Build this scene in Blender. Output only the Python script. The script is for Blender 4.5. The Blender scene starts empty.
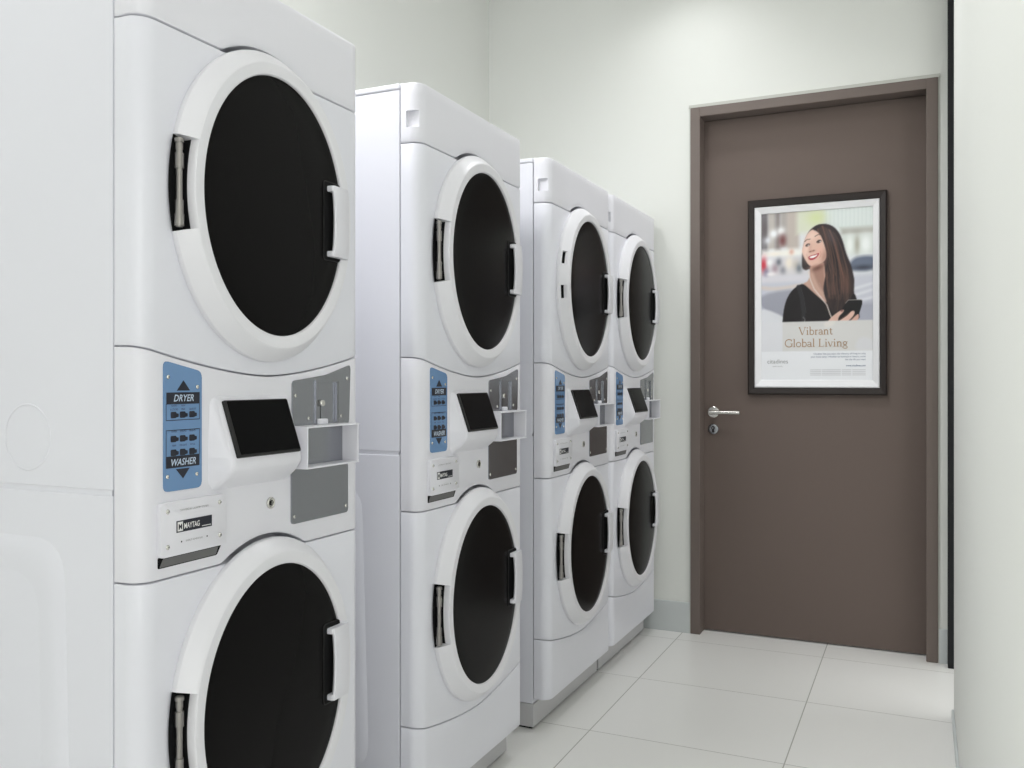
import bpy, bmesh, math, random
import numpy as np
from mathutils import Vector, Matrix

sc = bpy.context.scene
COL = sc.collection
PI = math.pi

# ------------------------------------------------------------------ camera
cam_d = bpy.data.cameras.new('camera')
cam = bpy.data.objects.new('camera', cam_d)
COL.objects.link(cam)
cam_d.sensor_fit = 'HORIZONTAL'
cam_d.sensor_width = 36.0
cam_d.lens = 919.8 / 1024 * 36.0
cam_d.shift_x = (512 - 481.44) / 1024
cam_d.shift_y = (379 - 384) / 1024
cam_d.clip_start = 0.02
cam.location = (0, 0, 1.2)
cam.rotation_euler = (PI / 2, 0, 0.4473)
sc.camera = cam

# ------------------------------------------------------------------ view, world
sc.view_settings.view_transform = 'Standard'
sc.view_settings.look = 'None'
sc.view_settings.gamma = 1.0
sc.view_settings.use_curve_mapping = False
sc.view_settings.exposure = 0.43
w = bpy.data.worlds.new('world')
sc.world = w
w.use_nodes = True
bg = w.node_tree.nodes['Background']
bg.inputs[0].default_value = (0.9, 0.95, 1.0, 1)
bg.inputs[1].default_value = 0.35


# ------------------------------------------------------------------ lights (overhead lamps and downlight, with added fill)
def area(name, loc, sx, sy, watts, col=(.99, .985, 1.0)):
    d = bpy.data.lights.new(name, 'AREA')
    d.shape = 'RECTANGLE'
    d.size, d.size_y = sx, sy
    d.energy = watts
    d.color = col
    o = bpy.data.objects.new(name, d)
    COL.objects.link(o)
    o.location = loc
    return o


area('ceiling_fill_lamp', (-0.95, 0.30, 3.27), 2.0, 1.4, 6)
area('ceiling_fill_lamp', (-1.72, 1.45, 3.27), 0.5, 0.6, 26)  # added above the row to brighten the second machine's side
for wy_, ww_, wp_ in ((3.55, 1.6, 13), (-1.20, 1.4, 25)):  # no windows built: two unseen panels added as fill from the right
    side_fill = area('side_fill_lamp', (1.27, wy_, 1.40), ww_, 2.2, wp_)
    side_fill.rotation_euler = (PI / 2, 0, PI / 2)
for lx, ly, lp in ((-0.95, 3.92, 15), (-0.60, 3.30, 38)):  # first washes the end wall; second is added to brighten the far floor
    sd = bpy.data.lights.new('downlight_and_fill', 'SPOT')
    sd.energy = lp
    sd.spot_size = math.radians(130)
    sd.spot_blend = 1.0
    sd.shadow_soft_size = 0.08
    sd.color = (.985, 0.985, 1.0)
    so = bpy.data.objects.new('downlight_and_fill', sd)
    COL.objects.link(so)
    so.location = (lx, ly, 3.27)


# ------------------------------------------------------------------ materials
def lin(c):
    c = c / 255.0
    return c / 12.92 if c <= 0.04045 else ((c + 0.055) / 1.055) ** 2.4


def rgb(r, g, b):
    return (lin(r), lin(g), lin(b), 1)


def mat(name, col, rough=0.5, metal=0.0, spec=0.5, var=0.0, scale=4.0, bump=0.0, bscale=200.0, stretch=None):
    m = bpy.data.materials.new(name)
    m.use_nodes = True
    nt = m.node_tree
    b = nt.nodes['Principled BSDF']
    b.inputs['Base Color'].default_value = col
    b.inputs['Roughness'].default_value = rough
    b.inputs['Metallic'].default_value = metal
    b.inputs['Specular IOR Level'].default_value = spec
    tc = nt.nodes.new('ShaderNodeTexCoord')
    mp = nt.nodes.new('ShaderNodeMapping')
    nt.links.new(tc.outputs['Object'], mp.inputs['Vector'])
    if stretch:
        mp.inputs['Scale'].default_value = stretch
    if var > 0:
        n = nt.nodes.new('ShaderNodeTexNoise')
        n.inputs['Scale'].default_value = scale
        n.inputs['Detail'].default_value = 3
        nt.links.new(mp.outputs[0], n.inputs['Vector'])
        r = nt.nodes.new('ShaderNodeMix')
        r.data_type = 'RGBA'
        r.inputs['A'].default_value = tuple(c * (1 - var) for c in col[:3]) + (1,)
        r.inputs['B'].default_value = tuple(min(1, c * (1 + var)) for c in col[:3]) + (1,)
        nt.links.new(n.outputs['Fac'], r.inputs['Factor'])
        nt.links.new(r.outputs['Result'], b.inputs['Base Color'])
    if bump > 0:
        n2 = nt.nodes.new('ShaderNodeTexNoise')
        n2.inputs['Scale'].default_value = bscale
        n2.inputs['Detail'].default_value = 2
        nt.links.new(mp.outputs[0], n2.inputs['Vector'])
        bp = nt.nodes.new('ShaderNodeBump')
        bp.inputs['Strength'].default_value = bump
        bp.inputs['Distance'].default_value = 0.002
        nt.links.new(n2.outputs['Fac'], bp.inputs['Height'])
        nt.links.new(bp.outputs['Normal'], b.inputs['Normal'])
    return m


M = {}
M['wall'] = mat('painted_wall', rgb(231, 233, 228), 0.75, spec=0.25, var=0.008, scale=1.5, bump=0.12, bscale=120)
M['ceiling'] = mat('ceiling_paint', rgb(240, 240, 236), 0.9, spec=0.2, var=0.01)
M['skirting'] = mat('skirting_tile', rgb(205, 210, 210), 0.35, var=0.012, scale=3)
M['enamel'] = mat('white_enamel', rgb(230, 231, 238), 0.3, spec=0.5, var=0.006, scale=2)
M['plastic'] = mat('white_plastic', rgb(231, 231, 237), 0.32, spec=0.45, var=0.005, scale=3)
M['plastic_grey'] = mat('door_ring_plastic', rgb(230, 230, 234), 0.35, spec=0.45, var=0.005, scale=3)
M['glass'] = mat('smoked_door_glass', rgb(17, 16, 16), 0.22, spec=0.06, var=0.15, scale=3)
M['dark'] = mat('black_plastic', rgb(20, 20, 22), 0.45, spec=0.3, var=0.1, scale=20)
M['gap'] = mat('dark_cavity', rgb(26, 26, 27), 0.8, spec=0.1, var=0.1, scale=20)
M['screen'] = mat('black_screen', rgb(7, 7, 8), 0.25, spec=0.05, var=0.1, scale=10)
M['bezel'] = mat('screen_bezel', rgb(34, 34, 34), 0.4, spec=0.3, var=0.1, scale=10)
M['steel'] = mat('brushed_steel', rgb(156, 158, 163), 0.27, metal=1.0, var=0.05, scale=6, stretch=(1, 3, 60))
M['chrome'] = mat('polished_steel', rgb(215, 213, 208), 0.18, metal=1.0, var=0.03, scale=20)
M['pin'] = mat('hinge_steel', rgb(150, 147, 144), 0.4, metal=1.0, var=0.06, scale=40)
M['zinc'] = mat('plinth_metal', rgb(200, 200, 201), 0.4, metal=0.1, var=0.03, scale=8)
M['slot'] = mat('dull_slot_metal', rgb(112, 112, 112), 0.5, metal=0.3, var=0.05, scale=20)
M['blue'] = mat('blue_decal', rgb(108, 144, 186), 0.18, spec=0.6, var=0.05, scale=10)
M['ink'] = mat('navy_ink', rgb(22, 26, 40), 0.5, var=0.05, scale=30)
M['lightink'] = mat('pale_blue_ink', rgb(196, 212, 230), 0.5, var=0.03, scale=30)
M['greyink'] = mat('grey_ink', rgb(150, 152, 152), 0.6, var=0.03, scale=30)
M['whiteink'] = mat('white_ink', rgb(238, 238, 236), 0.5, var=0.02, scale=30)
M['door'] = mat('brown_door_paint', rgb(110, 98, 92), 0.65, spec=0.2, var=0.02, scale=2.5)
M['frame'] = mat('brown_frame_paint', rgb(112, 101, 95), 0.45, spec=0.4, var=0.02, scale=4)
M['bead'] = mat('sealant_bead', rgb(196, 197, 190), 0.7, var=0.03, scale=8)
M['black'] = mat('black_metal', rgb(20, 21, 24), 0.5, spec=0.3, var=0.05, scale=8)
M['pframe'] = mat('dark_poster_frame', rgb(40, 33, 31), 0.4, spec=0.4, var=0.06, scale=12)
M['silver'] = mat('white_snap_frame', rgb(236, 236, 238), 0.35, spec=0.5, var=0.01, scale=12)
M['gold'] = mat('bronze_ink', rgb(172, 142, 112), 0.5, var=0.03, scale=20)
M['navy'] = mat('blue_grey_ink', rgb(96, 108, 140), 0.5, var=0.03, scale=20)
M['palegrey'] = mat('pale_grey_ink', rgb(214, 215, 218), 0.5, var=0.02, scale=20)


def floor_mat():
    m = bpy.data.materials.new('white_floor_tiles')
    m.use_nodes = True
    nt = m.node_tree
    b = nt.nodes['Principled BSDF']
    b.inputs['Roughness'].default_value = 0.33
    b.inputs['Specular IOR Level'].default_value = 0.4
    tc = nt.nodes.new('ShaderNodeTexCoord')
    sp = nt.nodes.new('ShaderNodeSeparateXYZ')
    nt.links.new(tc.outputs['Object'], sp.inputs[0])

    def mth(op, a, c=None):
        n = nt.nodes.new('ShaderNodeMath')
        n.operation = op
        for i, v in enumerate((a, c)):
            if v is None:
                continue
            if isinstance(v, (int, float)):
                n.inputs[i].default_value = v
            else:
                nt.links.new(v, n.inputs[i])
        return n.outputs[0]

    masks, cells = [], []
    for out, off, size, gw in ((sp.outputs['X'], -1.026, 0.637, 0.0019), (sp.outputs['Y'], 2.993, 0.610, 0.0016)):
        t = mth('DIVIDE', mth('SUBTRACT', out, off), size)
        fl = mth('FLOOR', t)
        fr = mth('SUBTRACT', t, fl)
        d = mth('MULTIPLY', mth('MINIMUM', fr, mth('SUBTRACT', 1.0, fr)), size)
        masks.append(mth('LESS_THAN', d, gw))
        cells.append(fl)
    g = mth('MAXIMUM', masks[0], masks[1])
    comb = nt.nodes.new('ShaderNodeCombineXYZ')
    nt.links.new(cells[0], comb.inputs[0])
    nt.links.new(cells[1], comb.inputs[1])
    wn = nt.nodes.new('ShaderNodeTexWhiteNoise')
    nt.links.new(comb.outputs[0], wn.inputs['Vector'])
    tile = nt.nodes.new('ShaderNodeMix')
    tile.data_type = 'RGBA'
    tile.inputs['A'].default_value = rgb(238, 238, 234)
    tile.inputs['B'].default_value = rgb(241, 241, 238)
    nt.links.new(wn.outputs['Value'], tile.inputs['Factor'])
    mx = nt.nodes.new('ShaderNodeMix')
    mx.data_type = 'RGBA'
    nt.links.new(tile.outputs['Result'], mx.inputs['A'])
    mx.inputs['B'].default_value = rgb(176, 176, 168)
    nt.links.new(g, mx.inputs['Factor'])
    nt.links.new(mx.outputs['Result'], b.inputs['Base Color'])
    bp = nt.nodes.new('ShaderNodeBump')
    bp.inputs['Strength'].default_value = 0.4
    bp.inputs['Distance'].default_value = 0.001
    nt.links.new(mth('SUBTRACT', 1.0, g), bp.inputs['Height'])
    nt.links.new(bp.outputs['Normal'], b.inputs['Normal'])
    return m


M['floor'] = floor_mat()


def print_mat():
    m = bpy.data.materials.new('printed_paper')
    m.use_nodes = True
    nt = m.node_tree
    b = nt.nodes['Principled BSDF']
    b.inputs['Roughness'].default_value = 0.35
    b.inputs['Specular IOR Level'].default_value = 0.35
    a = nt.nodes.new('ShaderNodeVertexColor')
    a.layer_name = 'print'
    nt.links.new(a.outputs['Color'], b.inputs['Base Color'])
    return m


M['print'] = print_mat()


# ------------------------------------------------------------------ mesh helpers
class MB:
    """collects shapes, each with its material, into one mesh object"""

    def __init__(self):
        self.bm = bmesh.new()
        self.mats = []
        self.cur = 0

    def use(self, m):
        if m not in self.mats:
            self.mats.append(m)
        self.cur = self.mats.index(m)
        return self

    def face(self, vs, smooth=False):
        try:
            f = self.bm.faces.new(vs)
        except ValueError:
            return None
        f.material_index = self.cur
        f.smooth = smooth
        return f

    def v(self, *p):
        return self.bm.verts.new(p)

    def box(self, x0, x1, y0, y1, z0, z1, bev=0.0, seg=2):
        t = bmesh.new()
        vs = [t.verts.new((x, y, z)) for x in (x0, x1) for y in (y0, y1) for z in (z0, z1)]
        for q in ((0, 1, 3, 2), (4, 6, 7, 5), (0, 4, 5, 1), (2, 3, 7, 6), (0, 2, 6, 4), (1, 5, 7, 3)):
            t.faces.new([vs[i] for i in q])
        if bev > 0:
            bmesh.ops.bevel(t, geom=list(t.edges), offset=bev, segments=seg, profile=0.5, affect='EDGES')
        return self.add(t)

    def add(self, t, smooth=False):
        bmesh.ops.recalc_face_normals(t, faces=list(t.faces))
        mp = {v: self.bm.verts.new(v.co) for v in t.verts}
        for f in t.faces:
            nf = self.face([mp[v] for v in f.verts], smooth or f.smooth)
        t.free()
        return self

    def prism(self, pts, d0, d1, frame, bev=0.0, seg=2):
        """polygon pts (a,b) extruded from depth d0 to d1; frame maps (a,b,d) to xyz"""
        t = bmesh.new()
        lo = [t.verts.new(frame(a, b, d0)) for a, b in pts]
        hi = [t.verts.new(frame(a, b, d1)) for a, b in pts]
        n = len(pts)
        t.faces.new(lo)
        top = t.faces.new(hi)
        for i in range(n):
            t.faces.new((lo[i], lo[(i + 1) % n], hi[(i + 1) % n], hi[i]))
        if bev > 0:
            bmesh.ops.bevel(t, geom=list(top.edges), offset=bev, segments=seg, profile=0.5, affect='EDGES')
        return self.add(t)

    def tube(self, p0, p1, r0, r1=None, n=16):
        r1 = r0 if r1 is None else r1
        p0, p1 = Vector(p0), Vector(p1)
        d = (p1 - p0).normalized()
        a = d.orthogonal().normalized()
        b = d.cross(a)
        t = bmesh.new()
        A = [t.verts.new(p0 + (a * math.cos(2 * PI * i / n) + b * math.sin(2 * PI * i / n)) * r0) for i in range(n)]
        B = [t.verts.new(p1 + (a * math.cos(2 * PI * i / n) + b * math.sin(2 * PI * i / n)) * r1) for i in range(n)]
        t.faces.new(A)
        t.faces.new(B)
        for i in range(n):
            f = t.faces.new((A[i], A[(i + 1) % n], B[(i + 1) % n], B[i]))
            f.smooth = True
        return self.add(t)

    def lathe(self, prof, p0, axis, n=20):
        """prof: list of (radius, distance along axis)"""
        p0 = Vector(p0)
        d = Vector(axis).normalized()
        a = d.orthogonal().normalized()
        b = d.cross(a)
        t = bmesh.new()
        rings = []
        for r, h in prof:
            rings.append([t.verts.new(p0 + d * h + (a * math.cos(2 * PI * i / n) + b * math.sin(2 * PI * i / n)) * max(r, 1e-5)) for i in range(n)])
        for q in range(len(rings) - 1):
            for i in range(n):
                f = t.faces.new((rings[q][i], rings[q][(i + 1) % n], rings[q + 1][(i + 1) % n], rings[q + 1][i]))
                f.smooth = True
        t.faces.new(rings[0])
        t.faces.new(rings[-1])
        return self.add(t)

    def build(self, name, parent=None, shift=None, sharp=None, weld=False):
        if shift is not None:
            bmesh.ops.translate(self.bm, verts=list(self.bm.verts), vec=shift)
        if weld:
            bmesh.ops.remove_doubles(self.bm, verts=list(self.bm.verts), dist=1e-5)
            bmesh.ops.recalc_face_normals(self.bm, faces=list(self.bm.faces))
        me = bpy.data.meshes.new(name)
        self.bm.to_mesh(me)
        self.bm.free()
        for m in self.mats:
            me.materials.append(m)
        if sharp is not None:
            me.polygons.foreach_set('use_smooth', [True] * len(me.polygons))
            me.set_sharp_from_angle(angle=math.radians(sharp))
        o = bpy.data.objects.new(name, me)
        COL.objects.link(o)
        if parent:
            o.parent = parent
        return o


def text_bm(s, size, shear=0.0, align='CENTER', sx=1.0, bold=0.0, space=1.0):
    cu = bpy.data.curves.new('t', 'FONT')
    cu.body = s
    cu.size = size
    cu.shear = shear
    cu.align_x = align
    cu.offset = bold
    cu.space_character = space
    cu.resolution_u = 3
    o = bpy.data.objects.new('t', cu)
    COL.objects.link(o)
    dg = bpy.context.evaluated_depsgraph_get()
    dg.update()
    me = bpy.data.meshes.new_from_object(o.evaluated_get(dg))
    t = bmesh.new()
    t.from_mesh(me)
    bmesh.ops.scale(t, vec=(sx, 1, 1), verts=list(t.verts))
    bpy.data.objects.remove(o)
    bpy.data.curves.remove(cu)
    bpy.data.meshes.remove(me)
    return t


def put_text(mb, s, size, frame, **k):
    """frame maps (a, b) to xyz on the written surface"""
    t = text_bm(s, size, **k)
    mp = {v: mb.bm.verts.new(frame(v.co.x, v.co.y)) for v in t.verts}
    for f in t.faces:
        mb.face([mp[v] for v in f.verts])
    t.free()


def flat(mb, pts, frame):
    mb.face([mb.bm.verts.new(frame(a, b)) for a, b in pts])


def rrect(a0, a1, b0, b1, r, n=5):
    out = []
    for ca, cb, s in ((a1 - r, b1 - r, 0), (a0 + r, b1 - r, 1), (a0 + r, b0 + r, 2), (a1 - r, b0 + r, 3)):
        for i in range(n + 1):
            an = PI / 2 * (s + i / n)
            out.append((ca + r * math.cos(an), cb + r * math.sin(an)))
    return out


def rpoly(pts, r, n=4):
    """polygon with rounded corners"""
    out = []
    N = len(pts)
    for i in range(N):
        p = Vector(pts[i])
        a = (Vector(pts[i - 1]) - p)
        b = (Vector(pts[(i + 1) % N]) - p)
        rr = min(r, a.length * .45, b.length * .45)
        pa, pb = p + a.normalized() * rr, p + b.normalized() * rr
        for k in range(n + 1):
            t = k / n
            q = pa * (1 - t) ** 2 + p * 2 * t * (1 - t) + pb * t * t
            out.append((q.x, q.y))
    return out


def tag(o, label=None, cat=None, group=None, kind=None):
    if label: o['label'] = label
    if cat: o['category'] = cat
    if group: o['group'] = group
    if kind: o['kind'] = kind
    return o


def empty(name, loc):
    o = bpy.data.objects.new(name, None)
    COL.objects.link(o)
    o.location = loc
    o.empty_display_size = 0.1
    return o


def carve(o, boxes):
    """cut boxes out of a mesh object, keeping its materials"""
    cs = []
    for bx in boxes:
        mb = MB()
        mb.use(o.data.materials[bx[6]] if len(bx) > 6 else o.data.materials[0])
        mb.box(*bx[:6])
        c = mb.build('cut', o.parent)
        cs.append(c)
        md = o.modifiers.new('b', 'BOOLEAN')
        md.operation = 'DIFFERENCE'
        md.solver = 'EXACT'
        md.object = c
    dg = bpy.context.evaluated_depsgraph_get()
    dg.update()
    me = bpy.data.meshes.new_from_object(o.evaluated_get(dg))
    me.name = o.name
    o.modifiers.clear()
    o.data = me
    for c in cs:
        d = c.data
        bpy.data.objects.remove(c)
        bpy.data.meshes.remove(d)


# ================================================================== SETTING
WX = 0.100      # partition face on the right
BY = 4.345      # back wall
LX = -2.04      # left wall
CH = 3.30       # ceiling
FY = -2.2       # wall behind the camera
RX = 1.3        # far right wall


def struct(name, o, label, cat):
    o.name = name
    tag(o, label, cat, kind='structure')
    return o


def boxobj(name, m, *b, bev=0.0):
    mb = MB().use(m)
    mb.box(*b, bev=bev)
    return mb.build(name)


struct('floor', boxobj('floor', M['floor'], LX - .1, RX + .1, FY - .1, BY + .3, -0.08, 0.0),
       'pale floor of large square tiles with thin grey joints', 'floor')
struct('ceiling', boxobj('ceiling', M['ceiling'], LX - .1, RX + .1, FY - .1, BY + .3, CH, CH + .08),
       'plain white ceiling above the laundry room', 'ceiling')
struct('wall_left', boxobj('wall_left', M['wall'], LX - .1, LX, FY, BY, 0, CH),
       'off-white wall behind the row of stacked machines', 'wall')
struct('wall_front', boxobj('wall_front', M['wall'], LX - .1, RX + .1, FY - .1, FY, 0, CH),
       'off-white wall behind the viewer', 'wall')
struct('wall_far_right', boxobj('wall_far_right', M['wall'], RX, RX + .1, FY, BY, 0, CH),
       'off-white wall beyond the partition', 'wall')
struct('wall_right', boxobj('wall_right', M['wall'], WX, WX + .10, 1.10, 3.667, 0, CH),
       'off-white partition wall close on the right', 'wall')
# back wall with the door opening
DX0, DX1, DH = -0.987, 0.0585, 2.476
mb = MB().use(M['wall'])
mb.box(LX - .1, DX0 + .02, BY, BY + .15, 0, CH)
mb.box(DX1 - .02, RX + .1, BY, BY + .15, 0, CH)
mb.box(DX0 + .02, DX1 - .02, BY, BY + .15, DH - .02, CH)
struct('wall_back', mb.build('wall_back'), 'off-white end wall around the brown door', 'wall')
# skirting tiles
struct('baseboard_back', boxobj('baseboard_back', M['skirting'], LX, DX0 - .004, BY - .009, BY, 0, .144, bev=.002),
       'pale grey skirting tile between machines and brown door', 'skirting')
struct('baseboard_corner', boxobj('baseboard_corner', M['skirting'], DX1 + .004, RX, BY - .009, BY, 0, .146, bev=.002),
       'grey skirting tile right of the brown door', 'skirting')
struct('baseboard_right', boxobj('baseboard_right', M['skirting'], WX - .008, WX, 1.10, 3.66, 0, .03, bev=.002),
       'low pale skirting along the foot of the right partition', 'skirting')
struct('trim_1', boxobj('trim_1', M['black'], 0.094, 0.150, 4.275, BY - .012, 0.0, CH, bev=.002),
       'black metal post rising beside the white partition edge', 'post')
# sealant bead around the door frame
mb = MB().use(M['bead'])
for b in ((DX0 - .005, DX0, 0, DH + .012), (DX1, DX1 + .004, 0, DH + .012)):
    mb.box(b[0], b[1], BY - .008, BY - .0005, b[2], b[3], bev=.001)
mb.box(DX0 - .008, DX1 + .008, BY - .010, BY - .0005, DH, DH + .014, bev=.001)
struct('trim_2', mb.build('trim_2'), 'thin pale sealant bead around the brown door frame', 'trim')
# door frame: face 47 mm, rebate 95 mm deep
mb = MB().use(M['frame'])
FW = 0.045


mb.box(DX0, DX0 + FW, BY - .012, BY + .12, 0, DH, bev=.003)
mb.box(DX1 - FW, DX1, BY - .012, BY + .12, 0, DH, bev=.003)
mb.box(DX0 + FW - .002, DX1 - FW + .002, BY - .0119, BY + .12, DH - FW, DH, bev=.003)
struct('trim_3', mb.build('trim_3'), 'dark brown door frame with deep rebate', 'door frame')
# door leaf
LY = BY + .078
door = boxobj('door_1', M['door'], DX0 + FW - .001, DX1 - FW + .001, LY, LY + .042, 0.006, DH - FW - .003, bev=.001)
struct('door_1', door, 'tall flat brown door with a steel lever handle', 'door')
mb = MB().use(M['chrome'])
hx, hz = -0.898, 1.043
mb.lathe([(.0, .0), (.027, .0), (.027, .006), (.024, .0085), (.012, .009), (.0105, .012), (.0105, .048), (.0, .048)], (hx, LY, hz), (0, -1, 0), 28)
mb.tube((hx - .008, LY - .050, hz), (hx + .128, LY - .050, hz), .0098, .0098, 18)
mb.lathe([(.0098, 0), (.0085, .003), (.0, .004)], (hx + .128, LY - .050, hz), (1, 0, 0), 18)
tag(mb.build('door_handle', door, weld=True, sharp=35), 'brushed steel lever handle on a round rose')
mb = MB().use(M['steel'])
mb.lathe([(.0, 0), (.025, 0), (.025, .006), (.022, .008), (.012, .008), (.0, .008)], (hx, LY, .962), (0, -1, 0), 28)
mb.use(M['gap'])
mb.prism([(hx + .0085 * math.cos(a), .968 + .0085 * math.sin(a)) for a in [2 * PI * i / 16 for i in range(16)]], 0, .001, lambda a, b, d: (a, LY - .008 - d, b))
mb.box(hx - .005, hx + .005, LY - .009, LY - .008, .946, .964)
mb.use(M['chrome'])
mb.box(hx - .0012, hx + .0012, LY - .0105, LY - .009, .963, .973)
tag(mb.build('key_lock', door), 'round steel lock escutcheon below the lever')

# ================================================================== STACKED WASHER-DRYERS
W = 0.676           # width along the row
XS = .40            # origin shift: the base centre lies 0.40 m behind the front joint
SH = (XS, -W / 2, 0)
FX = 0.058          # front plane ahead of the joint
DEPTH = 0.80
HT = 1.957
GC, HD, HWZ = 0.331, 1.532, 0.592      # door centres
RA, RB = 0.268, 0.2985                  # outer ring half axes
GA, GB = 0.216, 0.2490                  # glass half axes


def front_path():
    """outline of a front panel from left joint to right joint, in plan (x, y)"""
    p = [(0.002, 0.0), (0.012, 0.0), (0.024, 0.0)]
    n = 7
    for i in range(n + 1):
        a = PI / 2 * i / n
        p.append((FX - .032 + .032 * math.sin(a), .036 - .036 * math.cos(a)))
    m = 56
    for i in range(1, m):
        y = .036 + (W - .072) * i / m
        p.append((FX, y))
    q = [(x, W - y) for x, y in p[:3 + n + 1]][::-1]
    return p + q


PATH = front_path()


def panel(mb, zb, zt, r=0.003):
    P = PATH
    n = len(P)
    nor = []
    for i in range(n):
        a, b = Vector(P[max(i - 1, 0)]), Vector(P[min(i + 1, n - 1)])
        d = (b - a).normalized()
        nor.append(Vector((d.y, -d.x)))
    rows = []
    spec = [('b', 0, 1.0), ('b', .3, .3), ('b', 1.0, 0)]
    spec += [('m', k / 6, 0) for k in range(1, 6)]
    spec += [('t', 1.0, 0), ('t', .3, .3), ('t', 0, 1.0)]
    for kind, f, ins in spec:
        row = []
        for i, (x, y) in enumerate(P):
            lo, hi = zb(y), zt(y)
            z = lo + r * f if kind == 'b' else hi - r * f if kind == 't' else lo + (hi - lo) * f
            q = Vector((x, y)) - nor[i] * r * ins * (1 if x > .003 else 0)
            row.append(mb.bm.verts.new((max(q.x, .002), q.y, z)))
        rows.append(row)
    for a, b in zip(rows[:-1], rows[1:]):
        for i in range(n - 1):
            mb.face((a[i], a[i + 1], b[i + 1], b[i]), True)
    for row, fn in ((rows[0], zb), (rows[-1], zt)):
        back = [mb.bm.verts.new((0.002, v.co.y, v.co.z)) for v in row]
        for i in range(n - 1):
            mb.face((row[i], back[i], back[i + 1], row[i + 1]))
    bl = [mb.bm.verts.new((0.002, v.co.y, v.co.z)) for v in (rows[0][0], rows[0][-1], rows[-1][-1], rows[-1][0])]
    mb.face(bl)


def smile(z0, rise):
    return lambda y: z0 + rise * abs((y - W / 2) / (W / 2)) ** 1.6


def ring_edge(zc, grow, up):
    a, b = RA + grow, RB + grow

    def f(y):
        q = (y - GC) / a
        if abs(q) >= 1: return None
        h = b * math.sqrt(1 - q * q)
        return zc + h if up else zc - h
    return f


GAPZ = 0.0025
dry_bottom = smile(1.207, .049)
ctl_top = lambda y: dry_bottom(y) - GAPZ
wash_bottom = smile(.268, .044)
kick_top = lambda y: wash_bottom(y) - GAPZ
re_d = ring_edge(HD, .007, True)
re_w = ring_edge(HWZ, .007, True)
con_bottom = lambda y: max(1.803, re_d(y) or 0)
ctl_bottom = lambda y: max(.862, re_w(y) or 0)


def front_frame(x0):
    return lambda a, b, d=0.0: (x0 + d, a, b)


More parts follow.
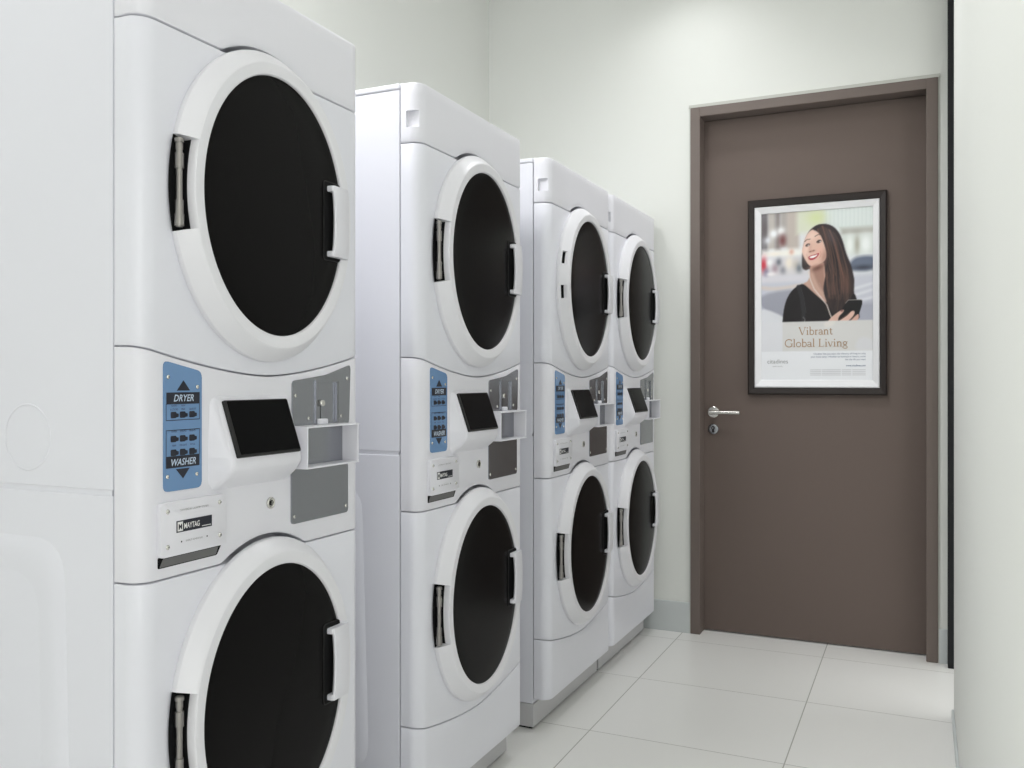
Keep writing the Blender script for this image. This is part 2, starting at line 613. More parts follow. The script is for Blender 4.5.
def door_parts(parent, zc, cuts, cover, label):
    """porthole door: ring, smoked glass, handle, hinge"""
    # ring: t = 0 at the glass edge, 1 at the outer edge
    prof = [(.975, .0570), (1.0, .0605), (1.0, .0650), (.985, .0690), (.95, .0715), (.86, .0765), (.70, .0855), (.55, .0938), (.50, .0956),
            (.46, .0965), (.25, .0962), (.12, .0957), (.04, .0950), (.0, .0925), (.0, .0830)]
    tc = 0.50
    pc = [(tc, .0590), (tc, .066), (tc, .0735), (tc, .0785), (tc, .0820), (tc, .0860), (tc, .0900), (tc, .0925), (tc - .015, .0955)] + prof[9:]
    if cover:       # only a short slot in the ramp, the rim stays whole
        pc = [(.975, .0570), (1.0, .0605), (1.0, .0650), (.985, .0690), (.95, .0715), (.90, .0742), (.90, .0610), (.62, .0610), (.62, .0902)] + prof[9:]

    def pt(an, t, x):
        return (x, GC + (GA + (RA - GA) * t) * math.cos(an), zc + (GB + (RB - GB) * t) * math.sin(an))

    N = 144
    stops = [(2 * PI * i / N, None) for i in range(N)]

    def ang(dz):        # angle on the left half at the height offset dz
        return PI - math.asin(dz / (RB - .012))
    zones = [(ang(hi), ang(lo)) for lo, hi in cuts]
    seq = []
    for a, _ in stops:
        inside = any(z0 < a < z1 for z0, z1 in zones)
        seq.append((a, inside))
    for z0, z1 in zones:
        seq += [(z0, False), (z0 + 1e-5, True), (z1 - 1e-5, True), (z1, False)]
    seq.sort()
    mb = MB().use(M['plastic_grey'])
    rings = [[mb.bm.verts.new(pt(a, t, x)) for t, x in (pc if ins else prof)] for a, ins in seq]
    K = len(rings)
    for i in range(K):
        A, B = rings[i], rings[(i + 1) % K]
        for j in range(len(prof) - 1):
            mb.face((A[j], A[j + 1], B[j + 1], B[j]), True)
    dr = mb.build(label, parent, SH, sharp=22)
    # glass: shallow dome
    mb = MB().use(M['glass'])
    R = []
    for k, (s, x) in enumerate(((1.0, .0890), (.96, .0905), (.8, .0918), (.55, .0928), (.28, .0934))):
        R.append([mb.bm.verts.new((x, GC + (GA + .0003) * s * math.cos(2 * PI * i / 96), zc + (GB + .0003) * s * math.sin(2 * PI * i / 96))) for i in range(96)])
    c = mb.bm.verts.new((.0936, GC, zc))
    for k in range(4):
        for i in range(96):
            mb.face((R[k][i], R[k][(i + 1) % 96], R[k + 1][(i + 1) % 96], R[k + 1][i]), True)
    for i in range(96):
        mb.face((R[4][i], R[4][(i + 1) % 96], c), True)
    mb.build('door_glass', dr, SH)
    # handle: bowed white grip bar on two arms, with a dark finger recess
    mb = MB().use(M['plastic'])
    hz0, hz1 = (zc - .077, zc + .071) if zc > 1 else (zc - .062, zc + .088)
    fp = front_frame(0)
    nn = 14
    secs = []
    for i in range(nn + 1):
        f = i / nn
        z = hz0 + (hz1 - hz0) * f
        bow = .006 * (1 - (2 * f - 1) ** 2)
        y0, y1 = .490 + bow * .5, .553
        x0, x1 = .094, .1090 + bow * .5
        secs.append([mb.bm.verts.new(p) for p in ((x0 + .004, y1 + .004, z), (x1 - .006, y1, z), (x1 - .001, y1 - .008, z), (x1, y0 + .003, z), (x1 - .003, y0, z), (x1 - .008, y0 + .003, z), (x1 - .008, y1 - .020, z), (x0, y1 - .020, z))])
    for a, b in zip(secs[:-1], secs[1:]):
        for j in range(8):
            mb.face((a[j], a[(j + 1) % 8], b[(j + 1) % 8], b[j]))
    for s_ in (secs[0], secs[-1]):
        mb.face(s_[:6] + s_[6:])
    for z0, z1 in ((hz0, hz0 + .012), (hz1 - .012, hz1)):
        mb.box(.090, .1075, .486, .540, z0, z1, bev=.003)
    hd = mb.build('handle', dr, SH, weld=True, sharp=40)
    mb = MB().use(M['bezel'])
    o_, i_ = rrect(.474, .535, hz0 - .008, hz1 + .010, .008), rrect(.4762, .535, hz0 - .006, hz1 + .008, .006)
    mb.prism(o_, .088, .0942, lambda a, b, d: (d, a, b), bev=.001)
    mb.use(M['gap'])
    mb.prism(i_, .0940, .0946, lambda a, b, d: (d, a, b))
    mb.build('handle_recess', hd, SH)
    # hinge
    for lo, hi in cuts:
        mb = MB().use(M['gap'])
        n = 10
        A, B, D = [], [], []
        for i in range(n + 1):
            an = ang(lo) + (ang(hi) - ang(lo)) * i / n
            A.append(mb.bm.verts.new(pt(an, tc + .02 if not cover else .63, .0790)))
            B.append(mb.bm.verts.new(pt(an, 1.02 if not cover else .89, .0615)))
            D.append(mb.bm.verts.new(pt(an, tc + .02 if not cover else .63, .0615)))
        for i in range(n):
            mb.face((D[i], D[i + 1], B[i + 1], B[i]))
            mb.face((A[i], A[i + 1], D[i + 1], D[i]))
        mid = (lo + hi) / 2
        yy = GC - (GA + (RA - GA) * .74) * math.sqrt(max(0, 1 - (mid / (RB - .012)) ** 2))
        yb = yy + .001
        mb.use(M['pin'])
        px = .0715
        if not cover:
            mb.tube((px, yb, zc + lo + .004), (px, yb, zc + hi - .004), .0058)
            for q0, q1, rr in ((.006, .026, .0084), (.026, .050, .0074), (hi - lo - .056, hi - lo - .030, .0078), (hi - lo - .024, hi - lo - .014, .0066), (hi - lo - .012, hi - lo - .005, .0080)):
                mb.tube((px, yb, zc + lo + q0), (px, yb, zc + lo + q1), rr)
        else:
            mb.tube((.0665, yb - .006, zc + lo + .006), (.0665, yb - .006, zc + hi - .020), .0035)
        tag(mb.build('hinge', dr, SH, sharp=35), 'bare steel hinge pin in a dark slot' if not cover else 'short dark hinge slot in the white ring')
    return dr


def build_machine(origin):
    root = empty('stacked_washer_dryer', origin)
    # lower and upper cabinet bodies with stamped sides
    def body(name, z0, z1, feature):
        mb = MB().use(M['enamel'])
        mb.box(-DEPTH, -.002, 0, W, z0, z1, bev=.002)
        for side in (0, 1):
            Y = lambda d: -d if side == 0 else W + d
            if feature == 'arch':
                def loop(a, b0, b1, d):
                    pts = rpoly([(-.40 - a * 1.08, b0), (-.40 + a * 1.08, b0), (-.40 + a, b1), (-.40 - a, b1)], .075, 7)
                    return [mb.bm.verts.new((x, Y(d), z)) for x, z in pts]
                ls = [loop(.285, .18, .925, -.0006), loop(.277, .19, .917, .0035), loop(.262, .20, .902, .0065), loop(.245, .215, .885, .0065),
                      loop(.232, .228, .872, .0045), loop(.222, .238, .862, .0030)]
                n = len(ls[0])
                for a, b in zip(ls[:-1], ls[1:]):
                    for i in range(n):
                        mb.face((a[i], a[(i + 1) % n], b[(i + 1) % n], b[i]), True)
                mb.face(ls[-1])
            else:
                n = 40
                ls = []
                for rr, d in ((.0600, -.0004), (.0585, .0012), (.0570, .0014), (.0555, .0004)):
                    ls.append([mb.bm.verts.new((-.208 + rr * math.cos(2 * PI * i / n), Y(d), 1.098 + rr * math.sin(2 * PI * i / n))) for i in range(n)])
                for a, b in zip(ls[:-1], ls[1:]):
                    for i in range(n):
                        mb.face((a[i], a[(i + 1) % n], b[(i + 1) % n], b[i]), True)
        # edge flange near the front joint
        return mb.build(name, root, SH)
    body('washer_cabinet', .088, 1.0045, 'arch')
    body('dryer_cabinet', 1.0140, HT - .016, 'ring')
    mb = MB().use(M['enamel'])
    mb.box(-DEPTH + .01, -.006, .0025, W - .0025, 1.003, 1.017)
    mb.build('seam_rail', root, SH)
    mb = MB().use(M['enamel'])
    mb.box(-DEPTH - .002, -.001, -.0025, W + .0025, HT - .0155, HT, bev=.004)
    mb.build('top_lid', root, SH)
    mb = MB().use(M['zinc'])
    mb.box(-DEPTH + .02, .0, .001, W - .001, .007, .086, bev=.002)
    mb.use(M['gap'])
    mb.box(-DEPTH + .03, -.008, .008, W - .008, .0, .008)  # black inset strip stands in for the shadow gap under the plinth
    tag(mb.build('plinth', root, SH), 'grey metal plinth')
    # front panels
    mb = MB().use(M['enamel'])
    panel(mb, lambda y: .105, kick_top)
    mb.build('kick_panel', root, SH, weld=True, sharp=42)
    mb = MB().use(M['enamel'])
    panel(mb, wash_bottom, lambda y: .8595)
    mb.build('washer_front_panel', root, SH, weld=True, sharp=42)
    mb = MB().use(M['plastic'])
    panel(mb, ctl_bottom, ctl_top)
    mb.build('control_panel', root, SH, weld=True, sharp=42)
    mb = MB().use(M['enamel'])
    panel(mb, dry_bottom, lambda y: 1.8005)
    mb.build('dryer_front_panel', root, SH, weld=True, sharp=42)
    mb = MB().use(M['plastic'])
    panel(mb, con_bottom, lambda y: HT - .001, r=.005)
    con = mb.build('top_console', root, None, weld=True)
    carve(con, [(.017, .075, -.02, .012, 1.842, 1.884), (.017, .075, W - .012, W + .02, 1.842, 1.884)])
    con.data.transform(Matrix.Translation(SH))
    con.data.polygons.foreach_set('use_smooth', [True] * len(con.data.polygons))
    con.data.set_sharp_from_angle(angle=math.radians(38))
    # doors
    door_parts(root, HD, [(-.077, .083)], False, 'dryer_door')
    door_parts(root, HWZ, [(-.088, .072)], False, 'washer_door')

    F = front_frame(FX)
    # blue instruction plate
    ip = [(.053, 1.2315), (.146, 1.2135), (.146, 1.0085), (.053, 1.0085)]
    mb = MB().use(M['blue'])
    mb.prism(rpoly(ip, .011), -.002, .0022, F, bev=.0006)
    plate = mb.build('instruction_plate', root, SH)
    T = lambda a, b: (FX + .0026, a, b)
    T2 = lambda a, b: (FX + .0030, a, b)
    mb = MB().use(M['ink'])
    flat(mb, [(.083, 1.180), (.116, 1.180), (.0995, 1.198)], T)
    flat(mb, [(.0585, 1.158), (.140, 1.158), (.140, 1.177), (.0585, 1.177)], T)
    flat(mb, [(.0575, 1.048), (.1395, 1.048), (.1395, 1.067), (.0575, 1.067)], T)
    flat(mb, [(.081, 1.0455), (.0985, 1.028), (.115, 1.0455)], T)
    for b0, b1 in ((1.129, 1.158), (1.067, 1.113)):
        for q in ((.0575, .140, b0, b0 + .0012), (.0575, .140, b1 - .0012, b1), (.0575, .0587, b0, b1), (.1388, .140, b0, b1)):
            flat(mb, [(q[0], q[2]), (q[1], q[2]), (q[1], q[3]), (q[0], q[3])], T)
    for zrow in (1.138, 1.097, 1.0735):
        for yy in (.077, .099, .122):
            flat(mb, rrect(yy - .0085, yy + .0055, zrow - .005, zrow + .006, .002, 2), T)
            flat(mb, [(yy + .0045, zrow - .004), (yy + .0105, zrow - .003), (yy + .0105, zrow + .0025), (yy + .0045, zrow + .0035)], T2)
    mb.use(M['greyink'])
    for zrow, words in ((1.1525, ('WHITES', 'PERM', '')), (1.1465, ('& COLORS', 'PRESS', 'DELICATE')), (1.1085, ('WHITES', 'COLORS', 'BRIGHTS')), (1.0845, ('PERM', 'DELICATE', 'WOOL'))):
        mb.use(M['ink'])
        for yy, s in zip((.077, .099, .122), words):
            if s:
                put_text(mb, s, .0046, lambda a, b, yy=yy, zr=zrow: T(yy + a, zr + b), sx=.85)
    mb.use(M['lightink'])
    put_text(mb, 'DRYER', .0165, lambda a, b: T2(.0995 + a, 1.1617 + b), shear=.25, sx=.98, bold=.0002)
    put_text(mb, 'WASHER', .0165, lambda a, b: T2(.0985 + a, 1.0517 + b), shear=.25, sx=.94, bold=.0002)
    tag(mb.build('lettering', plate, SH), 'navy lettering and symbols')
    for (yy, zz) in ((.0625, 1.2035), (.134, 1.186), (.061, 1.034), (.1325, 1.033)):
        screw(plate, FX + .0022, yy, zz, .0038)
    # tilted display in its wedge housing
    mb = MB().use(M['plastic'])
    prof = [(.052, 1.174), (.0605, 1.167), (.0995, 1.055), (.0995, 1.036), (.086, 1.020), (.052, .994)]
    t = bmesh.new()
    cols = []
    for yy, k, dz in ((.162, 0, 1.0), (.180, .84, .6), (.187, 1.0, 0), (.389, 1.0, 0), (.396, .84, .6), (.408, 0, 1.0)):
        col = []
        for i, (x, z) in enumerate(prof):
            xx = .054 + (x - .054) * k if k < 1 else x
            col.append(t.verts.new((xx, yy, z)))
        cols.append(col)
    for a, b in zip(cols[:-1], cols[1:]):
        for i in range(len(prof) - 1):
            t.faces.new((a[i], a[i + 1], b[i + 1], b[i]))
    t.faces.new(cols[0])
    t.faces.new(cols[-1])
    bmesh.ops.recalc_face_normals(t, faces=list(t.faces))
    eds = [e for e in t.edges if len(e.link_faces) == 2 and e.calc_face_angle() > .25]
    bmesh.ops.bevel(t, geom=eds, offset=.006, segments=3, profile=.5, affect='EDGES')
    mb.add(t, True)
    hs = mb.build('display_housing', root, SH, sharp=50)
    sl = Vector((.0995 - .0605, 0, 1.055 - 1.167)).normalized()
    nr = Vector((-sl.z, 0, sl.x))
    o0 = Vector((.0605, 0, 1.167))
    SF = lambda a, b, d=0.0: tuple(o0 + Vector((0, a, 0)) + sl * b + nr * d)
    mb = MB().use(M['bezel'])
    mb.prism(rrect(.194, .384, .008, .117, .003), -.001, .0045, SF, bev=.001)
    mb.use(M['screen'])
    mb.prism(rrect(.203, .3825, .0100, .112, .002), .0040, .0052, SF)
    tag(mb.build('screen', hs, SH), 'blank black display screen')
    # coin slide plate
    mb = MB().use(M['steel'])
    mb.mats.append(M['steel'])
    up = rpoly([(.412, 1.101), (.621, 1.101), (.627, 1.232), (.53, 1.2085), (.412, 1.196)], .009)
    mb.prism(up, -.004, .003, F, bev=.0008)
    cp = mb.build('coin_slot_plate', root)
    carve(cp, [(FX - .03, FX + .02, .493, .568, 1.108, 1.194)])
    cp.data.transform(Matrix.Translation(SH))
    mb = MB().use(M['steel'])
    mb.box(FX + .0001, FX + .0006, .493, .568, 1.106, 1.194)
    for q in ((.490, .4935, 1.103, 1.196), (.5675, .571, 1.103, 1.196)):
        mb.box(FX + .001, FX + .0065, q[0], q[1], q[2], q[3])
    mb.box(FX + .001, FX + .0065, .490, .571, 1.193, 1.1965)
    mb.use(M['gap'])
    mb.box(FX + .0031, FX + .0038, .5725, .5765, 1.104, 1.196)
    mb.box(FX + .0006, FX + .0012, .5125, .5137, 1.108, 1.150)
    mb.use(M['plastic'])
    mb.box(FX + .001, FX + .012, .494, .528, 1.104, 1.116, bev=.003)
    mb.use(M['chrome'])
    mb.tube((FX + .0006, .511, 1.149), (FX + .010, .511, 1.149), .0075, .0065)
    tag(mb.build('coin_slide', cp, SH), 'coin slide with a small knob')
    for (yy, zz) in ((.4215, 1.166), (.467, 1.118), (.612, 1.201), (.588, 1.119)):
        screw(cp, FX + .003, yy, zz, .0042)
    # coin return tray: open white box
    mb = MB().use(M['plastic'])
    z0, z1, y0, y1, xo = 1.018, 1.104, .409, .600, .100
    th = .0035
    mb.box(.054, xo, y0, y0 + th, z0, z1, bev=.0012)
    mb.box(.054, xo, y1 - th, y1, z0, z1, bev=.0012)
    mb.box(.054, xo, y0 - .001, y1 + .004, z1 - th, z1, bev=.0012)
    mb.box(.054, xo, y0 - .001, y1 + .002, z0, z0 + th, bev=.0012)
    tr = mb.build('coin_return_tray', root, SH)
    mb = MB().use(M['steel'])
    mb.box(FX - .001, FX + .0012, y0 + th, y1 - th, z0 + th, z1 - th)
    mb.use(M['gap'])
    mb.prism([(.437 + .0055 * math.cos(2 * PI * i / 14), 1.062 + .0075 * math.sin(2 * PI * i / 14)) for i in range(14)], .0012, .0018, F)
    mb.build('tray_back', tr, SH)
    # coin vault plate
    mb = MB().use(M['steel'])
    mb.prism(rpoly([(.409, .905), (.617, .905), (.617, 1.016), (.409, 1.016)], .008), -.002, .003, F, bev=.0008)
    vp = mb.build('coin_vault_plate', root, SH)
    for (yy, zz) in ((.4175, .920), (.607, .920)):
        screw(vp, FX + .003, yy, zz, .0042)
    # key lock
    mb = MB().use(M['chrome'])
    mb.lathe([(.0, 0), (.0115, 0), (.0115, .003), (.0085, .0045), (.0085, .0035), (.006, .0035), (.0, .0035)], (FX, .343, .957), (1, 0, 0), 22)
    mb.use(M['gap'])
    mb.lathe([(.0055, 0), (.0055, .0006), (0, .0006)], (FX + .0035, .343, .957), (1, 0, 0), 18)
    mb.use(M['chrome'])
    mb.box(FX + .004, FX + .0048, .342, .344, .953, .961)
    tag(mb.build('key_lock', root, SH), 'small round chrome key lock')
    # brand plate with the slot under it
    mb = MB().use(M['plastic'])
    mb.prism(rpoly([(.040, .899), (.205, .899), (.205, .991), (.040, .991)], .007), -.001, .0085, F, bev=.002)
    bp_ = mb.build('brand_plate', root, SH, sharp=40)
    B1 = lambda a, b: (FX + .0090, a - .0095, b)
    B2 = lambda a, b: (FX + .0093, a - .0095, b)
    mb = MB().use(M['ink'])
    flat(mb, [(.085, .9375), (.174, .9375), (.174, .9575), (.085, .9575)], B1)
    flat(mb, rrect(.096, .099, .9195, .9225, .001, 2), B1)
    flat(mb, rrect(.160, .163, .9195, .9225, .001, 2), B1)
    mb.use(M['whiteink'])
    flat(mb, [(.0875, .9395), (.1005, .9395), (.1005, .9555), (.0875, .9555)], B2)
    put_text(mb, 'MAYTAG', .0135, lambda a, b: B2(.103 + a, .9425 + b), align='LEFT', sx=.72, bold=.0002)
    flat(mb, [(.148, .9405), (.171, .9405), (.171, .9417), (.148, .9417)], B2)
    mb.use(M['ink'])
    put_text(mb, 'M', .0135, lambda a, b: (FX + .0096, .0845 + a * .9, .9425 + b), sx=1, bold=.0003)
    mb.use(M['greyink'])
    put_text(mb, 'COMMERCIAL LAUNDRY SYSTEM', .0046, lambda a, b: B1(.129 + a, .9735 + b), sx=1.05)
    put_text(mb, 'ENERGY ADVANTAGE', .0044, lambda a, b: B1(.129 + a, .9195 + b), sx=.95)
    tag(mb.build('brand_label', bp_, SH), 'black label with white brand lettering')
    for (yy, zz) in ((.065, .976), (.195, .9775), (.065, .916), (.1955, .918)):
        screw(bp_, FX + .0085, yy - .0095, zz, .0042)
    mb = MB().use(M['gap'])
    mb.prism(rpoly([(.0405, .8995), (.200, .8995), (.187, .881), (.0405, .881)], .003), .0002, .0008, F)
    mb.use(M['slot'])
    mb.prism(rpoly([(.052, .896), (.190, .896), (.184, .8825), (.044, .8825)], .002), .0008, .0014, F)
    tag(mb.build('card_slot', root, SH), 'dark slot below the brand plate')
    return root


def screw(parent, x, y, z, r):
    mb = MB().use(M['chrome'])
    mb.lathe([(r, 0), (r, .0008), (r * .75, .0020), (r * .3, .0026), (0, .0027)], (x, y, z), (1, 0, 0), 14)
    mb.use(M['gap'])
    mb.box(x + .0026, x + .0029, y - r * .45, y + r * .45, z - .0004, z + .0004)
    mb.build('screw', parent, SH)


def copy_tree(o, parent=None):
    c = o.copy()
    COL.objects.link(c)
    if parent:
        c.parent = parent
    for ch in o.children:
        copy_tree(ch, c)
    return c


JX = [-1.2135, -1.2054, -1.2009, -1.2005]
JY = [1.1146, 2.0315, 2.9135, 3.612]
LAB = ['nearest stacked white washer and dryer, cut off by the left photo edge',
       'stacked white washer and dryer with full height, second one along from the viewer',
       'stacked white washer and dryer whose upper door hinge is hidden by the white ring',
       'farthest stacked white washer and dryer, standing against the end wall with skirting']
proto = build_machine((JX[0] - XS, JY[0] + W / 2, 0))
machines = [proto]
for i in range(1, 4):
    c = copy_tree(proto)
    c.location = (JX[i] - XS, JY[i] + W / 2, 0)
    machines.append(c)
for o, l, k, y in zip(machines, LAB, (.976, .990, 1.010, 1.008), JY):
    o.scale = (1, k, 1)
    o.location.y = y + W * k / 2
    tag(o, l, 'washer dryer', 'stacked washer dryers along the left wall')
# third machine: the dryer hinge is covered by the ring apart from two short slots
for ch in list(machines[2].children):
    if ch.name.startswith('dryer_door'):
        for g in list(ch.children):
            for gg in list(g.children):
                bpy.data.objects.remove(gg)
            bpy.data.objects.remove(g)
        bpy.data.objects.remove(ch)
door_parts(machines[2], HD, [(-.052, -.006), (.068, .113)], True, 'dryer_door')


# ================================================================== FRAMED POSTER ON THE DOOR
PX0, PX1, PZ0, PZ1 = -.7345, -.1405, 1.128, 2.029
PY = LY            # door face
poster = empty('framed_poster', ((PX0 + PX1) / 2, PY, PZ0))
PS = (-(PX0 + PX1) / 2, -PY, -PZ0)
tag(poster, 'dark-framed poster of a smiling woman hung on the brown door', 'poster')


def frame_ring(mb, outer, inner, y_out, y_in):
    """mitred moulding between two rectangles (x0,x1,z0,z1) at two depths"""
    def c(r): return [(r[0], r[2]), (r[1], r[2]), (r[1], r[3]), (r[0], r[3])]
    A = [mb.bm.verts.new((x, y_out, z)) for x, z in c(outer)]
    B = [mb.bm.verts.new((x, y_in, z)) for x, z in c(inner)]
    for i in range(4):
        mb.face((A[i], A[(i + 1) % 4], B[(i + 1) % 4], B[i]))


mb = MB().use(M['pframe'])
o_ = (PX0, PX1, PZ0, PZ1)
def ins(r, l, rr, b, t): return (r[0] + l, r[1] - rr, r[2] + b, r[3] - t)
i1 = ins(o_, .006, .006, .006, .006)
i2 = ins(o_, .026, .026, .028, .030)
i3 = ins(o_, .030, .030, .032, .034)
frame_ring(mb, o_, o_, PY - .0005, PY - .024)
frame_ring(mb, o_, i1, PY - .024, PY - .030)
frame_ring(mb, i1, i2, PY - .030, PY - .027)
frame_ring(mb, i2, i3, PY - .027, PY - .021)
mb.build('outer_frame', poster, PS)
mb = MB().use(M['silver'])
i4 = ins(o_, .034, .034, .037, .038)
i5 = ins(o_, .058, .056, .066, .064)
i6 = ins(o_, .060, .058, .068, .066)
frame_ring(mb, i3, i4, PY - .021, PY - .026)
frame_ring(mb, i4, i5, PY - .026, PY - .018)
frame_ring(mb, i5, i6, PY - .018, PY - .012)
tag(mb.build('snap_frame', poster, PS), 'white bevelled inner frame')


# ---- the printed picture, in sheet units of 457 x 700 (left to right, top to bottom)
def sdist(poly, X, Y):
    P = np.array(poly, float)
    d = np.full(X.shape, 1e9)
    ins_ = np.zeros(X.shape, bool)
    n = len(P)
    for i in range(n):
        a, b = P[i], P[(i + 1) % n]
        e = b - a
        t = np.clip(((X - a[0]) * e[0] + (Y - a[1]) * e[1]) / (e @ e + 1e-9), 0, 1)
        d = np.minimum(d, np.hypot(X - a[0] - t * e[0], Y - a[1] - t * e[1]))
        cond = (a[1] > Y) != (b[1] > Y)
        with np.errstate(divide='ignore', invalid='ignore'):
            xi = a[0] + (Y - a[1]) * (b[0] - a[0]) / (b[1] - a[1] + 1e-12)
        ins_ ^= cond & (X < xi)
    return np.where(ins_, -d, d)


def smooth_poly(pts, it=2):
    for _ in range(it):
        q = []
        for i in range(len(pts)):
            a, b = pts[i], pts[(i + 1) % len(pts)]
            q += [(.75 * a[0] + .25 * b[0], .75 * a[1] + .25 * b[1]), (.25 * a[0] + .75 * b[0], .25 * a[1] + .75 * b[1])]
        pts = q
    return pts


def paint(X, Y):
    C = np.zeros(X.shape + (3,))
    C[:] = (226, 229, 232)

    def lay(mask, col):
        C[:] = C * (1 - mask[..., None]) + np.array(col, float) * mask[..., None]

    def poly(pts, col, soft=2.0, a=1.0, it=2):
        d = sdist(smooth_poly(pts, it), X, Y)
        lay(np.clip(.5 - d / (2 * soft), 0, 1) * a, col)

    def blob(cx, cy, rx, ry, col, a=1.0, rot=0.0, p=1.0):
        c, s = math.cos(math.radians(rot)), math.sin(math.radians(rot))
        u, v = ((X - cx) * c + (Y - cy) * s) / rx, (-(X - cx) * s + (Y - cy) * c) / ry
        lay(np.clip(np.exp(-(u * u + v * v) * p) * a * 1.25, 0, 1), col)

    def rect(x0, x1, y0, y1, col, soft=8, a=1.0):
        d = np.maximum(np.maximum(x0 - X, X - x1), np.maximum(y0 - Y, Y - y1))
        lay(np.clip(.5 - d / (2 * soft), 0, 1) * a, col)

    def line(pts, wd, col, soft=1.5, a=1.0):
        d = np.full(X.shape, 1e9)
        for p, q in zip(pts[:-1], pts[1:]):
            p, q = np.array(p, float), np.array(q, float)
            e = q - p
            t = np.clip(((X - p[0]) * e[0] + (Y - p[1]) * e[1]) / (e @ e + 1e-9), 0, 1)
            d = np.minimum(d, np.hypot(X - p[0] - t * e[0], Y - p[1] - t * e[1]))
        lay(np.clip(.5 - (d - wd / 2) / (2 * soft), 0, 1) * a, col)

    # blurred street: buildings, lights, crowd, road
    rect(-20, 30, -20, 170, (132, 130, 134), 8)
    rect(28, 62, -20, 150, (196, 190, 184), 8)
    rect(58, 82, -20, 160, (150, 142, 140), 8)
    rect(82, 118, -20, 140, (178, 172, 168), 8)
    rect(108, 160, -20, 160, (196, 186, 178), 9)
    rect(150, 300, -20, 90, (220, 224, 204), 14)
    rect(262, 480, -20, 95, (226, 234, 231), 12)
    rect(330, 480, 80, 110, (184, 184, 176), 10)
    rect(330, 480, 108, 190, (218, 224, 218), 10)
    for gx_ in range(270, 470, 16):
        rect(gx_, gx_ + 2, -20, 76, (206, 216, 214), 2, .6)
    blob(230, 30, 40, 30, (216, 226, 172), .7)
    blob(366, 150, 14, 38, (244, 248, 244), .9)
    blob(430, 150, 22, 40, (246, 250, 248), .9)
    blob(395, 150, 10, 36, (170, 166, 150), .6)
    blob(52, 85, 18, 18, (246, 248, 250), .9)
    blob(84, 76, 17, 17, (248, 250, 250), .9)
    blob(24, 110, 16, 16, (236, 240, 246), .8)
    blob(90, 115, 16, 26, (128, 84, 84), .8)
    blob(12, 60, 14, 50, (104, 96, 98), .7)
    rect(0, 200, 152, 190, (246, 246, 243), 10, .85)
    blob(60, 170, 36, 10, (250, 244, 234), .9)
    blob(120, 170, 36, 12, (250, 248, 240), .9)
    rect(-20, 210, 185, 270, (220, 218, 222), 10)
    for cx, cy, rx, ry, col, a in ((10, 215, 14, 30, (206, 62, 76), .85), (20, 250, 12, 22, (120, 120, 150), .7), (36, 205, 14, 16, (246, 246, 246), .9),
                                   (58, 232, 14, 20, (172, 150, 160), .7), (74, 205, 12, 16, (92, 98, 108), .6), (92, 240, 14, 18, (140, 140, 150), .7),
                                   (118, 210, 18, 28, (244, 236, 224), .9), (146, 220, 16, 24, (214, 206, 196), .8), (160, 235, 14, 20, (110, 118, 128), .7),
                                   (40, 255, 22, 10, (244, 240, 242), .8), (176, 210, 12, 20, (178, 186, 190), .7), (128, 165, 10, 12, (210, 150, 130), .5)):
        blob(cx, cy, rx, ry, col, a)
    rect(-20, 480, 272, 470, (204, 206, 216), 12)
    rect(-20, 200, 265, 290, (222, 220, 226), 8, .9)
    poly([(-10, 318), (60, 326), (120, 322), (200, 308), (200, 294), (60, 312), (-10, 300)], (222, 206, 192), 6, .6)
    poly([(-10, 335), (200, 315), (200, 470), (100, 470), (-10, 392)], (158, 160, 172), 8, .9)
    poly([(-10, 396), (50, 412), (110, 445), (120, 480), (-10, 480)], (226, 228, 232), 5, .95)
    # parked car and crossing on the right
    poly([(360, 235), (378, 205), (420, 196), (470, 200), (470, 260), (366, 258)], (96, 106, 126), 8, .9)
    blob(420, 244, 40, 10, (62, 66, 78), .7)
    for y0 in (300, 326, 356):
        poly([(352, y0 + 32), (470, y0), (470, y0 + 12), (352, y0 + 44)], (226, 228, 234), 5, .85)
    rect(380, 480, 385, 470, (164, 166, 180), 14, .8)
    # hair behind the face
    poly([(170, 226), (174, 150), (190, 98), (214, 68), (252, 56), (290, 64), (318, 88), (338, 132), (352, 186), (372, 232), (382, 280), (384, 330),
          (376, 372), (350, 420), (300, 430), (262, 392), (250, 300), (206, 236), (190, 246), (176, 240)], (52, 44, 46), 3)
    # neck and chest
    poly([(204, 214), (262, 196), (270, 300), (282, 350), (300, 392), (250, 372), (196, 318), (170, 302), (204, 288)], (200, 164, 148), 2.5)
    poly([(212, 228), (258, 210), (266, 300), (276, 350), (250, 330), (222, 272)], (160, 122, 108), 6, .75)
    blob(238, 236, 26, 11, (116, 82, 72), .8, rot=-22)
    # face
    poly([(179, 134), (190, 98), (212, 76), (236, 82), (252, 110), (266, 150), (272, 184), (268, 208), (246, 222), (220, 232), (200, 226), (186, 204), (174, 178), (171, 164), (175, 150)],
         (228, 190, 173), 1.8)
    blob(188, 160, 14, 40, (244, 214, 200), .6)
    blob(212, 104, 24, 18, (244, 216, 202), .6, rot=-30)
    blob(246, 172, 16, 20, (234, 182, 166), .55)
    blob(264, 192, 13, 34, (176, 130, 116), .55, rot=12)
    blob(224, 229, 28, 6, (186, 140, 126), .55, rot=-14)
    # eyes, brows, nose, mouth
    line([(183, 126), (191, 118), (205, 117)], 3.0, (92, 70, 64), 1.4, .8)
    line([(225, 107), (240, 99), (252, 104)], 3.0, (92, 70, 64), 1.4, .8)
    poly([(184, 143), (191, 135), (202, 134), (207, 139), (199, 146), (188, 148)], (70, 54, 52), 1.4, .85)
    poly([(229, 130), (238, 122), (248, 121), (254, 128), (246, 134), (236, 136)], (62, 48, 46), 1.4, .9)
